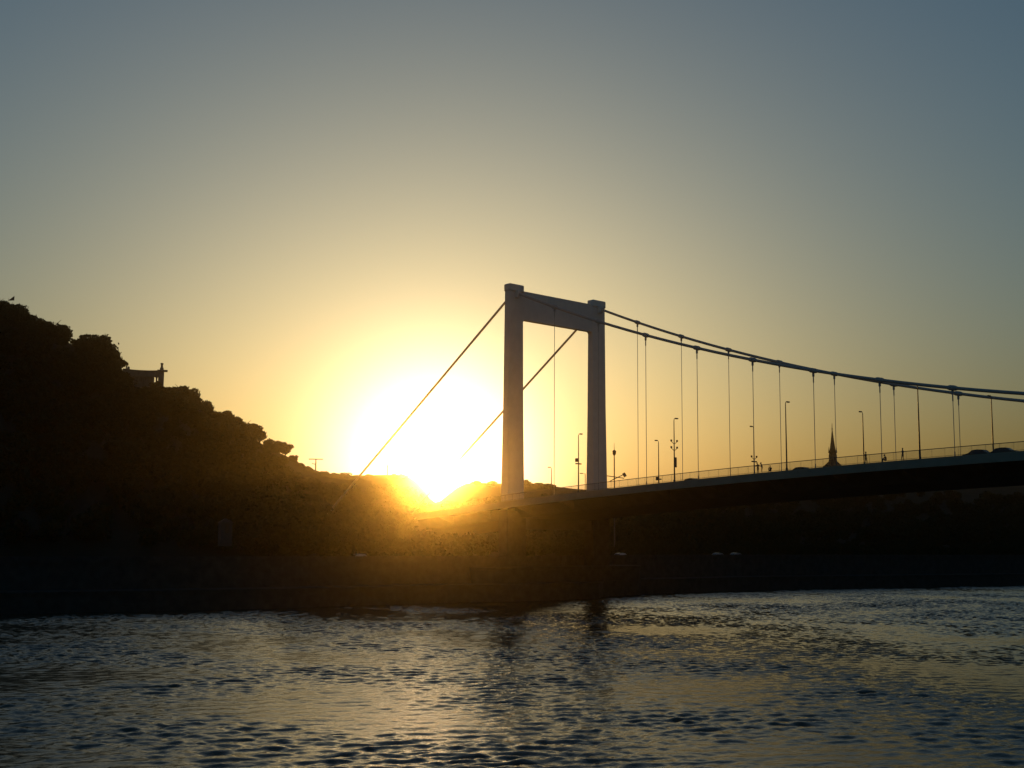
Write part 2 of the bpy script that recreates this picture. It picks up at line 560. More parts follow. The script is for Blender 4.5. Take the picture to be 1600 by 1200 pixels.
    lb.box(-.9, .9, 2.2, W - 2.2, deck_z(0) - 5.2, deck_z(0) - 3.05)
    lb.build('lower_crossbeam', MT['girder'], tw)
    # round-ended masonry pier; lower tower legs in dark stone to stand for shade
    p = MB()
    for y in (0.0, W):
        p.box(-1.4, 1.4, y - 2.6, y + 2.6, 6.2, deck_z(0) - 1.3, c=.15)
    n = 10
    base = [(5.0 * math.cos(a), -7 + 5.0 * math.sin(a)) for a in [math.pi + math.pi * i / n for i in range(n + 1)]] + \
           [(5.0 * math.cos(a), W + 7 + 5.0 * math.sin(a)) for a in [math.pi * i / n for i in range(n + 1)]]
    p.sweep([[(x * s, y, z) for (x, y) in base] for (z, s) in ((-3, 1.0), (5.6, .93), (5.65, 1.0), (6.3, 1.0))])
    p.build('pier', MT['stone'], root)
    # cables
    for y in (0.0, W):
        cxs = [i * 4.0 for i in range(0, 84)]
        c = MB()
        c.tube([(x, y, cable_z(x)) for x in cxs if x <= 2 * L2], 0.27, 10)
        co = c.build('main_cable', MT['cable'], root, smooth=True)
        bs = MB()
        top = Vector((0, y, cable_z(0)))
        end = Vector((-66.0, y, cable_z(0) - 66 * 0.686))
        bs.tube([top.lerp(end, i / 12) for i in range(13)], 0.25, 10)
        bs.build('backstay', MT['cable'], root, smooth=True)
        for i in range(1, 15):
            x = i * STEP
            sl_ = math.atan(2 * 0.001259 * (x - L2))
            zc = cable_z(x)
            k = MB()
            dx, dz = math.cos(sl_), math.sin(sl_)
            P = lambda s: (x + dx * s, y, zc + dz * s)
            k.tube([P(-.75), P(-.35), P(.35), P(.75)], [.3, .42, .42, .3], 10)
            k.box(x - .16, x + .16, y - .1, y + .1, zc - 1.0, zc - .3)
            k.build('cable_clamp', MT['cable'], co)
            h = MB()
            h.tube([(x, y, zc - .95), (x, y, zc - 2.0)], 0.1, 8)
            h.tube([(x, y, zc - 2.0), (x, y, deck_z(x) + 1.1)], 0.052, 8)
            h.tube([(x, y, deck_z(x) + 1.1), (x, y, deck_z(x) - 1.0)], 0.09, 8)
            h.build('hanger', MT['cable'], root)
    # anchor block where the backstays go down
    a = MB()
    a.box(-78, -60, -4.5, W + 4.5, 4.0, deck_z(-69) - 1.05, c=.3)
    a.build('anchor_chamber', MT['stone'], root)
make_bridge()

# ------------------------------------------------------------------ street lamps on the bridge
def street_lamp(x, y, side, label, z=None, h=12.0, extra=None):
    """side: +1 the arm reaches to +Y"""
    z = deck_z(x) - .04 if z is None else z
    t = empty('street_lamp', (x, y, z))
    tag(t, label, 'street lamp', 'street lamps on the bridge')
    p = MB()
    p.lathe([(.2, 0), (.2, .9), (.15, 1.0), (.13, 2.0), (.075, h - .5)], 10)
    p.build('pole', MT['lamp'], t)
    a = MB()
    a.tube([(0, 0, h - .55), (0, side * .03, h - .2), (0, side * .15, h), (0, side * .4, h + .05)], [.07, .065, .06, .05], 8)
    a.build('arm', MT['lamp'], t)
    l = MB()
    l.box(-.17, .17, side * .72 - .38, side * .72 + .38, h - .03, h + .15, c=.05)
    hd = l.build('lamp_head', MT['lamp'], t)
    g = MB()
    g.box(-.13, .13, side * .74 - .26, side * .74 + .26, h - .075, h - .032, c=.02)
    g.build('lens', MT['lens'], hd)
    for (kind, zz) in (extra or []):
        if kind == 'box':
            b = MB()
            b.box(-.25, .25, -.75, -.12, zz - .35, zz + .35, c=.06)
            b.build('signal_box', MT['lamp'], t)
        elif kind == 'brackets':
            b = MB()
            for s in (-1, 1):
                b.tube([(0, 0, zz - .35), (0, s * .85, zz + .15)], .05, 6)
                b.box(-.14, .14, s * .8 - .14, s * .8 + .14, zz + .1, zz + .45, c=.04)
            b.build('camera_bracket', MT['lamp'], t)
        elif kind == 'bar':
            b = MB()
            b.box(-.1, .1, -.8, .8, zz - .12, zz + .12, c=.03)
            b.build('sign_bar', MT['lamp'], t)
        elif kind == 'panel':
            b = MB()
            b.box(-.2, .2, .1, .5, zz - .9, zz + .9, c=.05)
            b.build('control_box', MT['lamp'], t)
    return t
street_lamp(18.0, 0.7, 1, 'tall dark street lamp seen through the portal beside the far tower leg', extra=[('box', 6.9), ('bar', 6.2)])
street_lamp(42.0, 0.7, 1, 'tall street lamp with crossed brackets and a control box, right of the tower', extra=[('brackets', 7.7), ('brackets', 6.5), ('panel', 4.1)])
street_lamp(66.0, 0.7, 1, 'tallest bare street lamp on the bridge, short of the church spire')
street_lamp(90.0, 0.7, 1, 'thick lamp post whose top meets the main cable, right of the single walker')
street_lamp(18.4, W - .9, -1, 'short looking far side street lamp with one small box, nearest the tower leg', extra=[('box', 4.2), ('bar', 4.1)])
street_lamp(42.4, W - .9, -1, 'far side street lamp with two cross bars beside the standing couple', extra=[('brackets', 6.0), ('bar', 5.3)])
street_lamp(66.2, W - .9, -1, 'far side street lamp with hooked head between the church spire and a walker')
street_lamp(90.2, W - .9, -1, 'street lamp nearest the right end of the bridge, rising behind the parked cars')
street_lamp(-12.5, W - 1.5, -1, 'small faint street lamp farthest away, low inside the portal', h=9.8, extra=[('box', 2.2)])

# ------------------------------------------------------------------ far masts behind the tower
def mast_with_signal():
    p = at(960, 790, 330)
    zb = land_base(p)
    top = at(962, 692, 330).z
    t = empty('signal_mast', (p.x, p.y, zb))
    tag(t, 'slim mast with a lantern box and thin spike standing just right of the tower', 'mast')
    h = top - zb
    b = MB()
    b.lathe([(.25, 0), (.22, 2), (.16, h - 4.2), (.1, h - 2.4), (.03, h)], 8)
    b.build('pole', MT['lamp'], t)
    l = MB()
    l.lathe([(.18, h - 3.4), (.5, h - 2.9), (.55, h - 2.2), (.2, h - 1.9)], 8)
    l.build('lantern', MT['lamp'], t)
    # two tilted sign arms low on the mast
    s = MB()
    a = Vector((_r.x, _r.y, 0)).normalized()
    z0 = at(960, 746, 330).z - zb
    s.tube([a * -2.6 + Vector((0, 0, z0 + .5)), a * 2.6 + Vector((0, 0, z0 - .2))], .12, 6)
    s.tube([a * -1.2 + Vector((0, 0, z0 - 1.0)), a * 2.9 + Vector((0, 0, z0 + 1.0))], .12, 6)
    s.build('sign_arm', MT['lamp'], t)
    g = MB()
    m = Matrix.Translation(a * 2.7 + Vector((0, 0, z0 + .7))) @ Matrix.Rotation(math.atan2(a.y, a.x), 4, 'Z') @ Matrix.Rotation(-.5, 4, 'Y')
    g.box(-.4, .4, -.06, .06, -.55, .55, m, c=.04)
    g.build('sign_panel', MT['sign'], t)
def land_base(p):
    return ROAD_Z - .3
mast_with_signal()
def square_lamp():
    d = 300
    p = at(914.5, 790, d)
    h = at(914, 740, d).z - ROAD_Z + .3
    t = empty('street_lamp', (p.x, p.y, ROAD_Z - .3))
    tag(t, 'low lamp with a flat arm pointing left, tucked against the right tower leg', 'street lamp')
    a = Vector((_r.x, _r.y, 0)).normalized()
    b = MB(); b.lathe([(.16, 0), (.14, 1.2), (.08, h)], 8); b.build('pole', MT['lamp'], t)
    c = MB(); c.tube([Vector((0, 0, h - .1)), a * -.7 + Vector((0, 0, h))], .05, 6); c.build('arm', MT['lamp'], t)
    m = Matrix.Translation(a * -.95 + Vector((0, 0, h + .03))) @ Matrix.Rotation(math.atan2(a.y, a.x), 4, 'Z')
    e = MB(); e.box(-.4, .4, -.15, .15, -.08, .1, m, c=.04); e.build('lamp_head', MT['lamp'], t)
square_lamp()
def aerial():
    d = 505
    p = at(493, 740, d)
    top = at(493, 717, d).z
    t = empty('aerial_mast', (p.x, p.y, p.z - 2))
    tag(t, 'thin aerial mast with a T shaped crossbar on the hill crest', 'aerial')
    h = top - p.z + 2
    a = Vector((_r.x, _r.y, 0)).normalized()
    b = MB(); b.lathe([(.3, 0), (.26, h * .6), (.2, h)], 8); b.build('pole', MT['lamp'], t)
    c = MB()
    c.tube([a * -2.9 + Vector((0, 0, h - .1)), a * 2.9 + Vector((0, 0, h - .1))], .2, 6)
    c.tube([a * -1.6 + Vector((0, 0, h - 1.9)), a * .1 + Vector((0, 0, h - 2.2))], .16, 6)
    c.build('crossbar', MT['lamp'], t)
    d = 497
    p = at(605, 744, d)
    h = at(605, 722, d).z - p.z + 3
    t = empty('radio_mast', (p.x, p.y, p.z - 3))
    tag(t, 'hair thin radio mast on the distant crest beside the sun glare', 'mast')
    b = MB(); b.lathe([(.35, 0), (.25, h * .6), (.12, h)], 8); b.build('pole', MT['lamp'], t)
    c = MB(); c.tube([a * -.6 + Vector((0, 0, h * .8)), a * .6 + Vector((0, 0, h * .8))], .12, 6); c.build('crossbar', MT['lamp'], t)
aerial()
def flag():
    d = 436
    p = at(12, 492, d)
    t = empty('flag', (p.x, p.y, p.z))
    tag(t, 'small triangular flag above the tree tops at the upper left of the hill', 'flag')
    a = Vector((_r.x, _r.y, 0)).normalized()
    h = at(12, 467, d).z - p.z
    b = MB(); b.lathe([(.08, -1), (.06, h * .6), (.05, h + .3)], 6); b.build('pole', MT['lamp'], t)
    n = Vector((_f.x, _f.y, 0)).normalized()
    pts = []
    K = 8
    for i in range(K + 1):
        s = i / K
        off = n * (.12 * math.sin(s * 6))
        pts.append((a * (1.9 * s) + off + Vector((0, 0, h - .55 + .05 * s)), a * (1.9 * s) + off + Vector((0, 0, h - .35 + 1.35 * s))))
    b = MB()
    vs = [q for pr in pts for q in pr] + [q + n * .03 for pr in pts for q in pr]
    m = 2 * (K + 1)
    fs = [(2 * i, 2 * i + 2, 2 * i + 3, 2 * i + 1) for i in range(K)] + [(m + 2 * i, m + 2 * i + 1, m + 2 * i + 3, m + 2 * i + 2) for i in range(K)]
    fs += [(2 * i, m + 2 * i, m + 2 * i + 2, 2 * i + 2) for i in range(K)] + [(2 * i + 1, 2 * i + 3, m + 2 * i + 3, m + 2 * i + 1) for i in range(K)]
    fs += [(0, 1, m + 1, m), (2 * K, m + 2 * K, m + 2 * K + 1, 2 * K + 1)]
    b.add(vs, fs)
    b.build('flag_cloth', MT['flag'], t)
flag()

# ------------------------------------------------------------------ church spire
def church():
    d = 790
    p = at(1302, 742, d)
    pm = d / FPX * 1.03
    z = lambda y: at(1302, y, d).z - p.z + 14
    t = empty('church', (p.x, p.y, p.z - 14), rz=-az_of(1302))
    tag(t, 'dark gothic church spire with a flared base standing beyond the bridge deck', 'church')
    b = MB()
    w = 5.3 * pm
    b.lathe([(w * 1.9, 0), (w * 1.9, z(728)), (w * 1.35, z(724)), (w * 1.12, z(717)), (w * 1.08, z(708)), (w * 1.3, z(707.2)), (w * 1.3, z(706))], 8)
    b.build('tower', MT['stone'], t)
    s = MB()
    s.lathe([(w * 1.0, z(706)), (w * .82, z(702)), (w * .5, z(690)), (w * .2, z(676)), (w * .12, z(672))], 8)
    for k in range(8):
        a = 2 * math.pi * (k + .5) / 8
        s.lathe([(w * .16, z(707)), (w * .16, z(704)), (w * .02, z(698))], 6, (w * 1.08 * math.cos(a), w * 1.08 * math.sin(a)))
    s.build('spire', MT['roof'], t)
    f = MB()
    f.lathe([(w * .1, z(672)), (w * .2, z(670)), (w * .1, z(668.5)), (w * .05, z(661))], 8)
    f.build('finial', MT['roof'], t)
    for k in range(8):
        a = 2 * math.pi * k / 8
        m = Matrix.Rotation(a, 4, 'Z') @ Matrix.Translation((w * 1.055, 0, 0))
        q = MB()
        q.box(-.3, .12, -w * .2, w * .2, z(716), z(710.5), m)
        q.build('belfry_window', MT['cardark'], t)
    n = MB()
    n.box(-9, 9, 3, 40, 0, 16)
    n.add([(-9.5, 3, 16), (9.5, 3, 16), (0, 3, 25), (-9.5, 40, 16), (9.5, 40, 16), (0, 40, 25)], [(0, 1, 2), (3, 5, 4), (0, 3, 4, 1), (1, 4, 5, 2), (2, 5, 3, 0)])
    n.build('nave', MT['stone'], t)
church()

# ------------------------------------------------------------------ colonnade on the hill
def colonnade():
    d = 478
    c = at(224, 612, d)
    k = d / FPX
    t = empty('colonnade', (c.x, c.y, c.z - 1.0), rz=-az_of(224))
    tag(t, 'stone colonnade monument with a finial pillar perched on the hillside', 'monument')
    zt = 612
    Z = lambda y: (zt - y) * k + 1.0
    X = lambda x: (x - 224) * k
    # curved entablature: a shallow arc opening towards the river
    def arc(x): return 3.2 * (1 - ((x - X(222)) / (X(253) - X(222))) ** 2)
    xs = [X(193) + (X(253) - X(193)) * i / 16 for i in range(17)]
    e = MB()
    e.sweep([[(x, arc(x) - .6, Z(588)), (x, arc(x) - .75, Z(580)), (x, arc(x) - .95, Z(579.6)), (x, arc(x) - .95, Z(578.2)), (x, arc(x) + .9, Z(578.2)), (x, arc(x) + .75, Z(588))] for x in xs])
    e.build('entablature', MT['palestone'], t)
    for i in range(9):
        x = X(196) + (X(249) - X(196)) * i / 8
        y = arc(x)
        q = MB()
        q.lathe([(.5, -1.0), (.5, .3), (.36, .4), (.3, Z(590.5)), (.45, Z(589)), (.48, Z(588))], 10, (x, y))
        q.build('column', MT['palestone'], t)
    w = MB()
    for i in range(6):      # back wall between the columns, one bay left open
        xa = X(193) + i * (X(239) - X(193)) / 6
        xb = X(193) + (i + 1) * (X(239) - X(193)) / 6
        w.add([(xa, arc(xa) + .3, -1), (xb, arc(xb) + .3, -1), (xb, arc(xb) + .3, Z(588)), (xa, arc(xa) + .3, Z(588)),
               (xa, arc(xa) + .65, -1), (xb, arc(xb) + .65, -1), (xb, arc(xb) + .65, Z(588)), (xa, arc(xa) + .65, Z(588))],
              [(0, 1, 2, 3), (4, 7, 6, 5), (0, 4, 5, 1), (3, 2, 6, 7), (0, 3, 7, 4), (1, 5, 6, 2)])
    w.build('back_wall', MT['palestone'], t)
    p = MB()
    p.box(X(244.5), X(253), -.9, .9, -4, Z(580.5), c=.06)
    p.box(X(243), X(258), -1.2, 1.2, Z(580.3), Z(578), c=.06)
    p.build('end_pillar', MT['palestone'], t)
    f = MB()
    f.lathe([(.75, Z(577.9)), (.7, Z(575)), (.45, Z(573.5)), (.42, Z(569.5)), (.62, Z(569)), (.5, Z(567.4)), (.1, Z(567))], 10, (X(249.3), 0))
    f.build('finial', MT['palestone'], t)
    f = MB()
    f.lathe([(.3, Z(578)), (.24, Z(574)), (.1, Z(571)), (.05, Z(567))], 8, (X(198), arc(X(198))))
    f.lathe([(.5, Z(578)), (.45, Z(574.5)), (.1, Z(573.5))], 8, (X(201), arc(X(201))))
    f.build('pinnacle', MT['palestone'], t)
    s = MB()
    s.box(X(190), X(256), -2.0, 4.5, -6, -.98)
    s.build('terrace', MT['stone'], t)
colonnade()

# ------------------------------------------------------------------ trees
def crown_mesh(name, seed, n=1500, clumps=16, flat=.8, leaf=.55):
    """unit crown (radius about 1, centre 0): leaf-sized faces in clumps, with gaps between"""
    rng = np.random.default_rng(seed)
    cc = rng.normal(0, 1, (clumps, 3))
    cc /= np.linalg.norm(cc, axis=1)[:, None]
    cc *= rng.uniform(.25, .78, (clumps, 1))
    cr = rng.uniform(.22, .42, clumps)
    w = cr ** 2 / (cr ** 2).sum()
    k = rng.choice(clumps, n, p=w)
    u = rng.normal(0, 1, (n, 3))
    u /= np.linalg.norm(u, axis=1)[:, None]
    P = cc[k] + u * (cr[k] * rng.uniform(.35, 1.05, n) ** .6 * np.where(rng.random(n) < .09, rng.uniform(1.0, 1.45, n), 1.0))[:, None]
    P[:, 2] *= flat
    s = leaf * rng.uniform(.06, .17, n)
    a = rng.normal(0, 1, (n, 3)); a /= np.linalg.norm(a, axis=1)[:, None]
    b = np.cross(a, rng.normal(0, 1, (n, 3))); b /= np.linalg.norm(b, axis=1)[:, None]
    a *= s[:, None]; b *= (s * .7)[:, None]
    V = np.stack([P - a, P - b * .9, P + a, P + b], 1).reshape(-1, 3)
    F = np.arange(4 * n).reshape(n, 4)
    return V, F
CROWNS = []
TRUNK = None
def make_tree_prototypes():
    for i in range(6):
        V, F = crown_mesh('crown', 20 + i, n=3600, clumps=13 + 4 * i, flat=[.8, .95, .7, 1.1, .85, .75][i], leaf=.75)
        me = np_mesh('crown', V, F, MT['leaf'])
        CROWNS.append(me.data)
        bpy.data.objects.remove(me)
def trunk_mesh():
    b = MB()
    b.tube([(0, 0, -1.0), (.02, 0, -.5), (-.01, .02, 0), (.02, .0, .5)], [.085, .065, .05, .02], 7)
    rnd = random.Random(4)
    for i in range(6):
        a = i * 1.1 + rnd.random()
        z = -.45 + i * .12
        b.tube([(0, 0, z), (.25 * math.cos(a), .25 * math.sin(a), z + .25), (.55 * math.cos(a), .55 * math.sin(a), z + .42)], [.035, .022, .008], 5)
    o = b.build('trunk', MT['bark'])
    me = o.data
    bpy.data.objects.remove(o)
    return me
make_tree_prototypes()
TRUNK = trunk_mesh()
_rt = random.Random(11)
def tree(px, ytop, wpx, dist, label, group, hpx=None, i=[0]):
    """a tree whose crown tops out at (px, ytop) and is wpx wide, standing at dist"""
    k = dist / FPX
    r_ = wpx * k / 2
    rz = (hpx * k / 2) if hpx else r_ * .95
    top = at(px, ytop, dist)
    i[0] += 1
    t = empty('tree', (top.x, top.y, top.z - 2 * rz - r_ * .5), rz=_rt.uniform(0, 6.28))
    tag(t, label, 'tree', group)
    c = bpy.data.objects.new('crown', CROWNS[(i[0] * 5 + i[0] // 6) % 6]); COL.objects.link(c)
    c.parent = t; c.location = (0, 0, r_ * .5 + rz); c.scale = (r_ * 1.05, r_ * 1.05, rz * 1.12)
    s = bpy.data.objects.new('trunk', TRUNK); COL.objects.link(s)
    s.parent = t; s.location = (0, 0, r_ * .5 + rz * .8); s.scale = (r_, r_, rz * 1.6)
    return t
ORD = ['first', 'second', 'third', 'fourth', 'fifth', 'sixth', 'seventh', 'eighth', 'ninth', 'tenth', 'eleventh', 'twelfth', 'thirteenth', 'fourteenth', 'fifteenth', 'sixteenth', 'seventeenth', 'eighteenth', 'nineteenth', 'twentieth']
LEFT = [(186, 556, 22), (175, 541, 26), (162, 522, 34), (141, 518, 34), (124, 525, 22), (100, 505, 28), (84, 494, 34), (63, 495, 30), (46, 486, 24), (32, 475, 26), (14, 468, 30), (-6, 459, 34)]
RIGHT = [(266, 600, 20), (282, 596, 26), (298, 604, 24), (309, 618, 20), (322, 625, 20), (334, 641, 18), (350, 637, 28), (368, 645, 26), (384, 652, 26), (398, 659, 24), (407, 669, 18),
         (421, 683, 20), (433, 688, 16), (446, 688, 22), (458, 708, 14), (470, 720, 16), (482, 727, 12)]
for n, (x, y, w) in enumerate(LEFT):
    tree(x, y, w * 1.25, float(ridge(x)[1]) - 6, f'{ORD[n]} dark tree crown on the skyline up the hill from the colonnade', 'trees on the skyline above the colonnade')
for n, (x, y, w) in enumerate(RIGHT):
    tree(x, y, w * 1.25, float(ridge(x)[1]) - 6, f'{ORD[n]} dark tree crown on the skyline down the hill from the colonnade', 'trees on the skyline below the colonnade')
FAR = [(506, 735, 14), (522, 737, 16), (540, 738, 18), (556, 741, 12), (578, 739, 16), (615, 738, 18), (630, 739, 12), (745, 750, 12), (770, 750, 16), (822, 749, 12), (838, 752, 20), (858, 753, 18)]
for n, (x, y, w) in enumerate(FAR):
    tree(x, y, w * 1.4, float(ridge(x)[1]) - 8, f'{ORD[n]} tiny tree from the aerial mast along the distant low crest', 'trees on the distant crest', hpx=w * .8)

def woodland():
    """the wood that clothes the whole slope, one unbroken dark mass"""
    rng = np.random.default_rng(5)
    Vs, Fs, n0 = [], [], 0
    protos = [crown_mesh('w', 60 + i, n=850, clumps=13, flat=.85, leaf=.85) for i in range(5)]
    def put(P, r_, px=None):
        nonlocal n0
        if px is not None and px > 440:
            d = math.hypot(P[0] - CAM.x, P[1] - CAM.y)
            if P[2] + r_ * 1.45 > at(px, ridge(px)[0] + 9, d).z: return
        V, F = protos[rng.integers(5)]
        a = rng.uniform(0, 6.28)
        rot = np.array([[math.cos(a), -math.sin(a), 0], [math.sin(a), math.cos(a), 0], [0, 0, 1]])
        Vs.append((V @ rot.T) * r_ + np.array(P) + np.array([0, 0, r_ * .55]))
        Fs.append(F + n0)
        n0 += len(V)
    for _ in range(900):
        px = rng.uniform(-300, 560)
        t = rng.uniform(.02, .97)
        put(land_z(px, t), rng.uniform(2.6, 5.0) * (1 if t < .85 else .7), px)
    for _ in range(1000):
        px = rng.uniform(520, 920) if _ < 200 else rng.uniform(880, 1900)
        t = rng.uniform(0.0, .96) if px < 920 else rng.uniform(.28, .97)
        put(land_z(px, t), rng.uniform(3.0, 5.5), px)
    for _ in range(1000):                      # low scrub along the upstream bank
        px = rng.uniform(880, 1900)
        put(land_z(px, rng.uniform(-.06, .3)), rng.uniform(1.2, 2.4), px)
    for _ in range(130):                       # taller wood between the road and the foot of the hill
        px = rng.uniform(430, 752)
        d = bank_dist(az_of(px)) + rng.uniform(26, 50)
        p = at(px, 845, d)
        if p.y > -9 and p.x < 20: continue
        r_ = rng.uniform(3.0, 5.0)
        put((p.x, p.y, ROAD_Z + (rng.uniform(.5, 5.5) if abs(px - 680) > 55 else rng.uniform(-1, 2))), r_, px)
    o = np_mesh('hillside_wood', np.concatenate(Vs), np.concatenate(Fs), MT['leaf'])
    tag(o, 'dense black wood covering the slope down to the embankment', 'wood', kind='stuff')
woodland()

# ------------------------------------------------------------------ cars
def make_car(paint, label, group):
    t = empty('parked_car')
    tag(t, label, 'car', group)
    prof = [(-2.1, .35), (-2.15, .75), (-2.0, .95), (-1.75, 1.0), (-1.25, 1.42), (-.4, 1.5), (.35, 1.46), (1.0, 1.02), (1.75, .9), (2.1, .72), (2.15, .4), (2.05, .3), (-2.0, .3)]
    b = MB()
    sec = []
    for (y, s) in ((-.86, .96), (-.8, 1.0), (.8, 1.0), (.86, .96)):
        sec.append([(x * (s if z > .5 else 1), y * (.86 if z > 1.1 else 1.0), z) for (x, z) in prof])
    b.sweep(sec)
    body = b.build('body', MT[paint], t, smooth=False)
    for s in (-1, 1):
        w = MB()
        ya, yb = s * .8, s * .72
        w.add([(-1.55, ya + s * .03, 1.04), (.85, ya + s * .03, 1.04), (.32, yb + s * .01, 1.4), (-1.15, yb + s * .01, 1.38)], [(0, 1, 2, 3)])
        w.add([(-1.55, ya - s * .02, 1.04), (.85, ya - s * .02, 1.04), (.32, yb - s * .05, 1.4), (-1.15, yb - s * .05, 1.38)], [(3, 2, 1, 0)])
        w.build('side_window', MT['glass'], t)
    w = MB()
    w.add([(.46, -.62, 1.4), (.46, .62, 1.4), (.98, .74, 1.06), (.98, -.74, 1.06), (.42, -.62, 1.36), (.42, .62, 1.36), (.94, .74, 1.02), (.94, -.74, 1.02)],
          [(0, 1, 2, 3), (7, 6, 5, 4), (0, 4, 5, 1), (2, 6, 7, 3)])
    w.build('windscreen', MT['glass'], t)
    for x in (-1.3, 1.35):
        for s in (-1, 1):
            k = MB()
            n = 14
            for (r_, y0, y1) in ((.32, s * .68, s * .88),):
                vs = [(x + r_ * math.cos(2 * math.pi * i / n), y0, .32 + r_ * math.sin(2 * math.pi * i / n)) for i in range(n)] + \
                     [(x + r_ * math.cos(2 * math.pi * i / n), y1, .32 + r_ * math.sin(2 * math.pi * i / n)) for i in range(n)]
                k.add(vs, [tuple(range(n)), tuple(range(2 * n - 1, n - 1, -1))] + [(i, (i + 1) % n, n + (i + 1) % n, n + i) for i in range(n)])
            wh = k.build('wheel', MT['rubber'], t)
            q = MB()
            vs = [(x + .2 * math.cos(2 * math.pi * i / n), s * .86, .32 + .2 * math.sin(2 * math.pi * i / n)) for i in range(n)] + \
                 [(x + .18 * math.cos(2 * math.pi * i / n), s * .9, .32 + .18 * math.sin(2 * math.pi * i / n)) for i in range(n)]
            q.add(vs, [tuple(range(n)), tuple(range(2 * n - 1, n - 1, -1))] + [(i, (i + 1) % n, n + (i + 1) % n, n + i) for i in range(n)])
            q.build('rim', MT['chrome'], wh)
    for s in (-1, 1):
        h = MB(); h.box(2.02, 2.14, s * .62 - .16, s * .62 + .16, .62, .76, c=.02); h.build('headlight', MT['lens'], t)
    return t
def place(t, x, y, z, rz, label=None, group=None):
    t.location = (x, y, z)
    t.rotation_euler = (0, 0, rz)
    if label: t['label'] = label
    if group: t['group'] = group
dark = make_car('cardark', 'x', 'cars on the bridge')
def on_deck(px, lane_y):
    """deck position whose pixel column is px"""
    best = None
    for i in range(-200, 1600):
        x = i * .1
        q = M3.transposed() @ (Vector((x, lane_y, deck_z(x))) - CAM)
        u = 800 + FPX * q.x / -q.z
        if best is None or abs(u - px) < best[0]: best = (abs(u - px), x)
    return best[1]
DECK_CARS = [(1527, 2.2, 'dark car on the bridge at the right end, its roof just above the parapet'),
             (1572, 2.2, 'dark car at the very right edge of the bridge, ahead of another'),
             (1250, 5.0, 'dark car roof showing over the parapet at the foot of the bare tall lamp'),
             (1083, 5.0, 'dark car roof low on the bridge deck between two hangers beyond the tower')]
for n, (px, y, lab) in enumerate(DECK_CARS):
    t = dark if n == 0 else copy_tree(dark)
    x = on_deck(px, y)
    place(t, x, y, deck_z(x) - .2, 0.0 if n % 2 else math.pi, lab)
    t.rotation_euler[1] = math.atan(-2 * -.000217 * (x - L2)) * (1 if n % 2 else -1)
white = make_car('carwhite', 'x', 'cars on the embankment')
def on_road(px, off):
    az = az_of(px)
    d = bank_dist(az)
    best = None
    for p, n in zip(BP, BN):
        q = p + n * off
        a = math.atan2(q.x - CAM.x, q.y - CAM.y)
        if best is None or abs(a - az) < best[0]: best = (abs(a - az), q, n)
    q, n = best[1], best[2]
    return q, math.atan2(n.x, -n.y)
ROAD_CARS = [(545, 11.5, 'carwhite', 'pale car on the embankment below the sun glare, left of the tower'),
             (971, 11.5, 'carwhite', 'pale car on the embankment just right of the tower'),
             (1110, 11.5, 'carsilver', 'silver car on the embankment under the bridge, left one of a close pair'),
             (1153, 11.5, 'carsilver', 'silver car on the embankment under the bridge, right one of a close pair')]
silver = make_car('carsilver', 'x', 'cars on the embankment')
for n, (px, off, pn, lab) in enumerate(ROAD_CARS):
    t = [white, None, silver, None][n]
    if t is None: t = copy_tree(white if n == 1 else silver)
    q, rz = on_road(px, off)
    place(t, q.x, q.y, ROAD_Z - .14, rz, lab)

# ------------------------------------------------------------------ kiosk on the slope
def kiosk():
    p = at(352, 828, 246)
    t = empty('kiosk', (p.x, p.y, p.z - .6), rz=-az_of(352) + .3)
    tag(t, 'small grey stone hut low on the dark slope', 'hut')
    b = MB(); b.box(-1.1, 1.1, -1.0, 1.0, -2.5, 2.0, c=.04); b.build('wall', MT['kiosk'], t)
    r_ = MB(); r_.add([(-1.3, -1.2, 2.0), (1.3, -1.2, 2.0), (1.3, 1.2, 2.0), (-1.3, 1.2, 2.0), (0, 0, 2.9)], [(0, 3, 2, 1), (0, 1, 4), (1, 2, 4), (2, 3, 4), (3, 0, 4)]); r_.build('roof', MT['roof'], t)
    d = MB(); d.box(-.4, .4, -1.06, -1.01, 0, 1.7); d.build('door', MT['bark'], t)
kiosk()

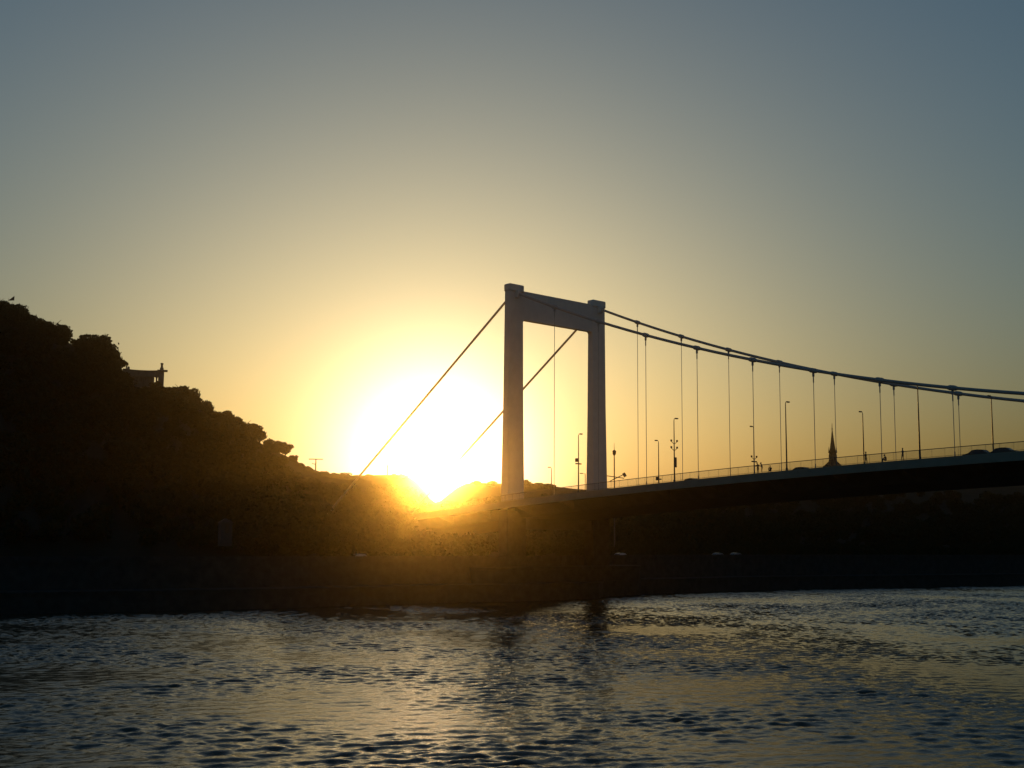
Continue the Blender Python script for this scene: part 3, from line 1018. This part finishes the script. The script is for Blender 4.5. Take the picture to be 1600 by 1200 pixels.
# ------------------------------------------------------------------ people on the near pavement
def skin_figure(name, verts, edges, radii, material, parent, sub=2):
    me = bpy.data.meshes.new(name)
    me.from_pydata(verts, edges, [])
    o = bpy.data.objects.new(name, me)
    COL.objects.link(o)
    o.parent = parent
    me.materials.append(material)
    sm = o.modifiers.new('skin', 'SKIN')
    for i, r_ in enumerate(radii):
        me.skin_vertices[0].data[i].radius = r_ if isinstance(r_, tuple) else (r_, r_)
    me.skin_vertices[0].data[0].use_root = True
    ss = o.modifiers.new('sub', 'SUBSURF')
    ss.levels = ss.render_levels = sub
    return o
def person(label, pose, top='cloth', loc=(0, 0, 0), rz=0.0):
    t = empty('person', loc, rz)
    tag(t, label, 'person', 'people on the bridge')
    J = {'pel': (0, 0, .95), 'wai': (0, 0, 1.1), 'che': (0, 0.01, 1.33), 'nck': (0, 0, 1.5), 'hd0': (0, .02, 1.58), 'hd1': (0, .02, 1.68), 'hd2': (0, .01, 1.75)}
    for s, n in ((-1, 'l'), (1, 'r')):
        J.update({n + 'hip': (s * .1, 0, .9), n + 'kne': (s * .11, .03, .5), n + 'ank': (s * .11, -.02, .09), n + 'toe': (s * .13, .16, .04),
                  n + 'sho': (s * .19, 0, 1.42), n + 'elb': (s * .25, -.03, 1.13), n + 'wri': (s * .24, .08, .9)})
    J.update(pose)
    R_ = {'pel': (.15, .11), 'wai': (.13, .1), 'che': (.16, .11), 'nck': .055, 'hd0': .075, 'hd1': .085, 'hd2': .05}
    for n in 'lr':
        R_.update({n + 'hip': .085, n + 'kne': .058, n + 'ank': .042, n + 'toe': .035, n + 'sho': .06, n + 'elb': .043, n + 'wri': .028})
    names = list(J)
    E = [('pel', 'wai'), ('wai', 'che'), ('che', 'nck'), ('nck', 'hd0'), ('hd0', 'hd1'), ('hd1', 'hd2')]
    for n in 'lr':
        E += [('pel', n + 'hip'), (n + 'hip', n + 'kne'), (n + 'kne', n + 'ank'), (n + 'ank', n + 'toe'), ('che', n + 'sho'), (n + 'sho', n + 'elb'), (n + 'elb', n + 'wri')]
    V = [J[k] for k in names]
    E = [(names.index(a), names.index(b)) for a, b in E]
    rad = [R_[k] for k in names]
    # hands: palm and five fingers
    for n, s in (('l', -1), ('r', 1)):
        w = Vector(J[n + 'wri']); e = Vector(J[n + 'elb'])
        d = (w - e).normalized()
        side = d.cross(Vector((s, 0, .2))).normalized()
        pi = len(V); V.append(tuple(w + d * .07)); rad.append(.026); E.append((names.index(n + 'wri'), pi))
        for f, ln in ((-1.5, .06), (-.5, .08), (.5, .085), (1.5, .07)):
            a = len(V); V.append(tuple(w + d * .11 + side * f * .02)); rad.append(.010); E.append((pi, a))
            V.append(tuple(w + d * (.11 + ln * .8) + side * f * .022 - Vector((s * .02, 0, 0)))); rad.append(.008); E.append((a, a + 1))
        a = len(V); V.append(tuple(w + d * .05 + side * -.045)); rad.append(.011); E.append((pi, a))
        V.append(tuple(w + d * .09 + side * -.06)); rad.append(.009); E.append((a, a + 1))
    body = skin_figure('body', V, E, rad, MT[top], t)
    hd = Vector(J['hd1'])
    h = MB()
    bm = bmesh.new()
    bmesh.ops.create_uvsphere(bm, u_segments=14, v_segments=10, radius=1)
    for v in bm.verts: v.co = Vector((v.co.x * .088, v.co.y * .1 - .02, v.co.z * .1 + .03))
    bmesh.ops.delete(bm, geom=[v for v in bm.verts if v.co.y > .045 and v.co.z < .06], context='VERTS')
    h.bm(bm, Matrix.Translation(hd))
    h.build('hair', MT['hair'], t, smooth=True)
    f = MB()
    bm = bmesh.new()
    bmesh.ops.create_uvsphere(bm, u_segments=14, v_segments=12, radius=1)
    for v in bm.verts:
        v.co = Vector((v.co.x * .078, v.co.y * .092, v.co.z * .115))
        if v.co.y > .08 and abs(v.co.z) < .03 and abs(v.co.x) < .02: v.co.y += .018       # nose
    f.bm(bm, Matrix.Translation(hd + Vector((0, .012, -.03))))
    f.build('face', MT['skin'], t, smooth=True)
    return t
WALK = {'lkne': (-.09, .1, .5), 'lank': (-.09, .08, .09), 'ltoe': (-.1, .25, .04), 'rkne': (.09, 0, .5), 'rank': (.09, -.13, .1), 'rtoe': (.1, .03, .04),
        'lelb': (-.25, -.14, 1.15), 'lwri': (-.23, -.1, .9), 'relb': (.25, .04, 1.14), 'rwri': (.23, .2, .97)}
LEAN = {'lelb': (-.27, .12, 1.16), 'lwri': (-.16, .33, 1.2), 'relb': (.27, .12, 1.16), 'rwri': (.16, .33, 1.2), 'che': (0, .06, 1.32), 'nck': (0, .1, 1.48), 'hd0': (0, .14, 1.55), 'hd1': (0, .15, 1.64), 'hd2': (0, .14, 1.71)}
SIT = {'pel': (0, 0, .38), 'wai': (0, -.02, .52), 'che': (0, .06, .74), 'nck': (0, .12, .9), 'hd0': (0, .16, .97), 'hd1': (0, .17, 1.06), 'hd2': (0, .16, 1.12),
       'lhip': (-.11, .03, .36), 'lkne': (-.15, .42, .58), 'lank': (-.13, .46, .1), 'ltoe': (-.15, .64, .05), 'rhip': (.11, .03, .36), 'rkne': (.15, .42, .56), 'rank': (.13, .48, .1), 'rtoe': (.15, .66, .05),
       'lsho': (-.19, .08, .83), 'lelb': (-.24, .26, .62), 'lwri': (-.1, .46, .55), 'rsho': (.19, .08, .83), 'relb': (.24, .26, .62), 'rwri': (.1, .46, .53)}
PEOPLE = [(1184.5, -3.4, 'person standing by the railing, taller of a close couple beside a lamp', LEAN, 'cloth', 2.9),
          (1190.5, -3.0, 'person in dark clothes standing close beside a taller companion on the bridge', LEAN, 'jacket', 2.2),
          (1203.5, -3.2, 'person sitting low with knees drawn up, just right of the standing couple', SIT, 'cloth', .8),
          (1353.5, -3.3, 'person walking alone right beside a hooked far side lamp', WALK, 'cloth', -1.57),
          (1384.5, -3.3, 'person sitting low on the pavement between two walkers', SIT, 'jacket', 2.4),
          (1410.5, -3.6, 'person walking alone near the thick lamp post on the right', WALK, 'jacket', 1.57)]
for px, y, lab, pose, top, rz in PEOPLE:
    x = on_deck(px, y)
    t = person(lab, pose, top, (x, y, deck_z(x) - .05), rz)
    t.scale = (1.14, 1.14, 1.12)

# ------------------------------------------------------------------ haze
def haze():
    b = MB()
    b.box(-1100, 700, -900, 1100, -4.5, 112)
    m = bpy.data.materials.new('haze_air')
    m.use_nodes = True
    t = m.node_tree
    t.nodes.remove(t.nodes['Principled BSDF'])
    v = t.nodes.new('ShaderNodeVolumePrincipled')
    v.inputs['Color'].default_value = (0.98, 0.87, 0.68, 1)
    v.inputs['Density'].default_value = 1.0e-4
    v.inputs['Anisotropy'].default_value = 0.989
    t.links.new(v.outputs[0], t.nodes['Material Output'].inputs['Volume'])
    o = b.build('haze', m)
    tag(o, 'thin evening haze glowing around the low sun', 'haze', kind='stuff')
haze()
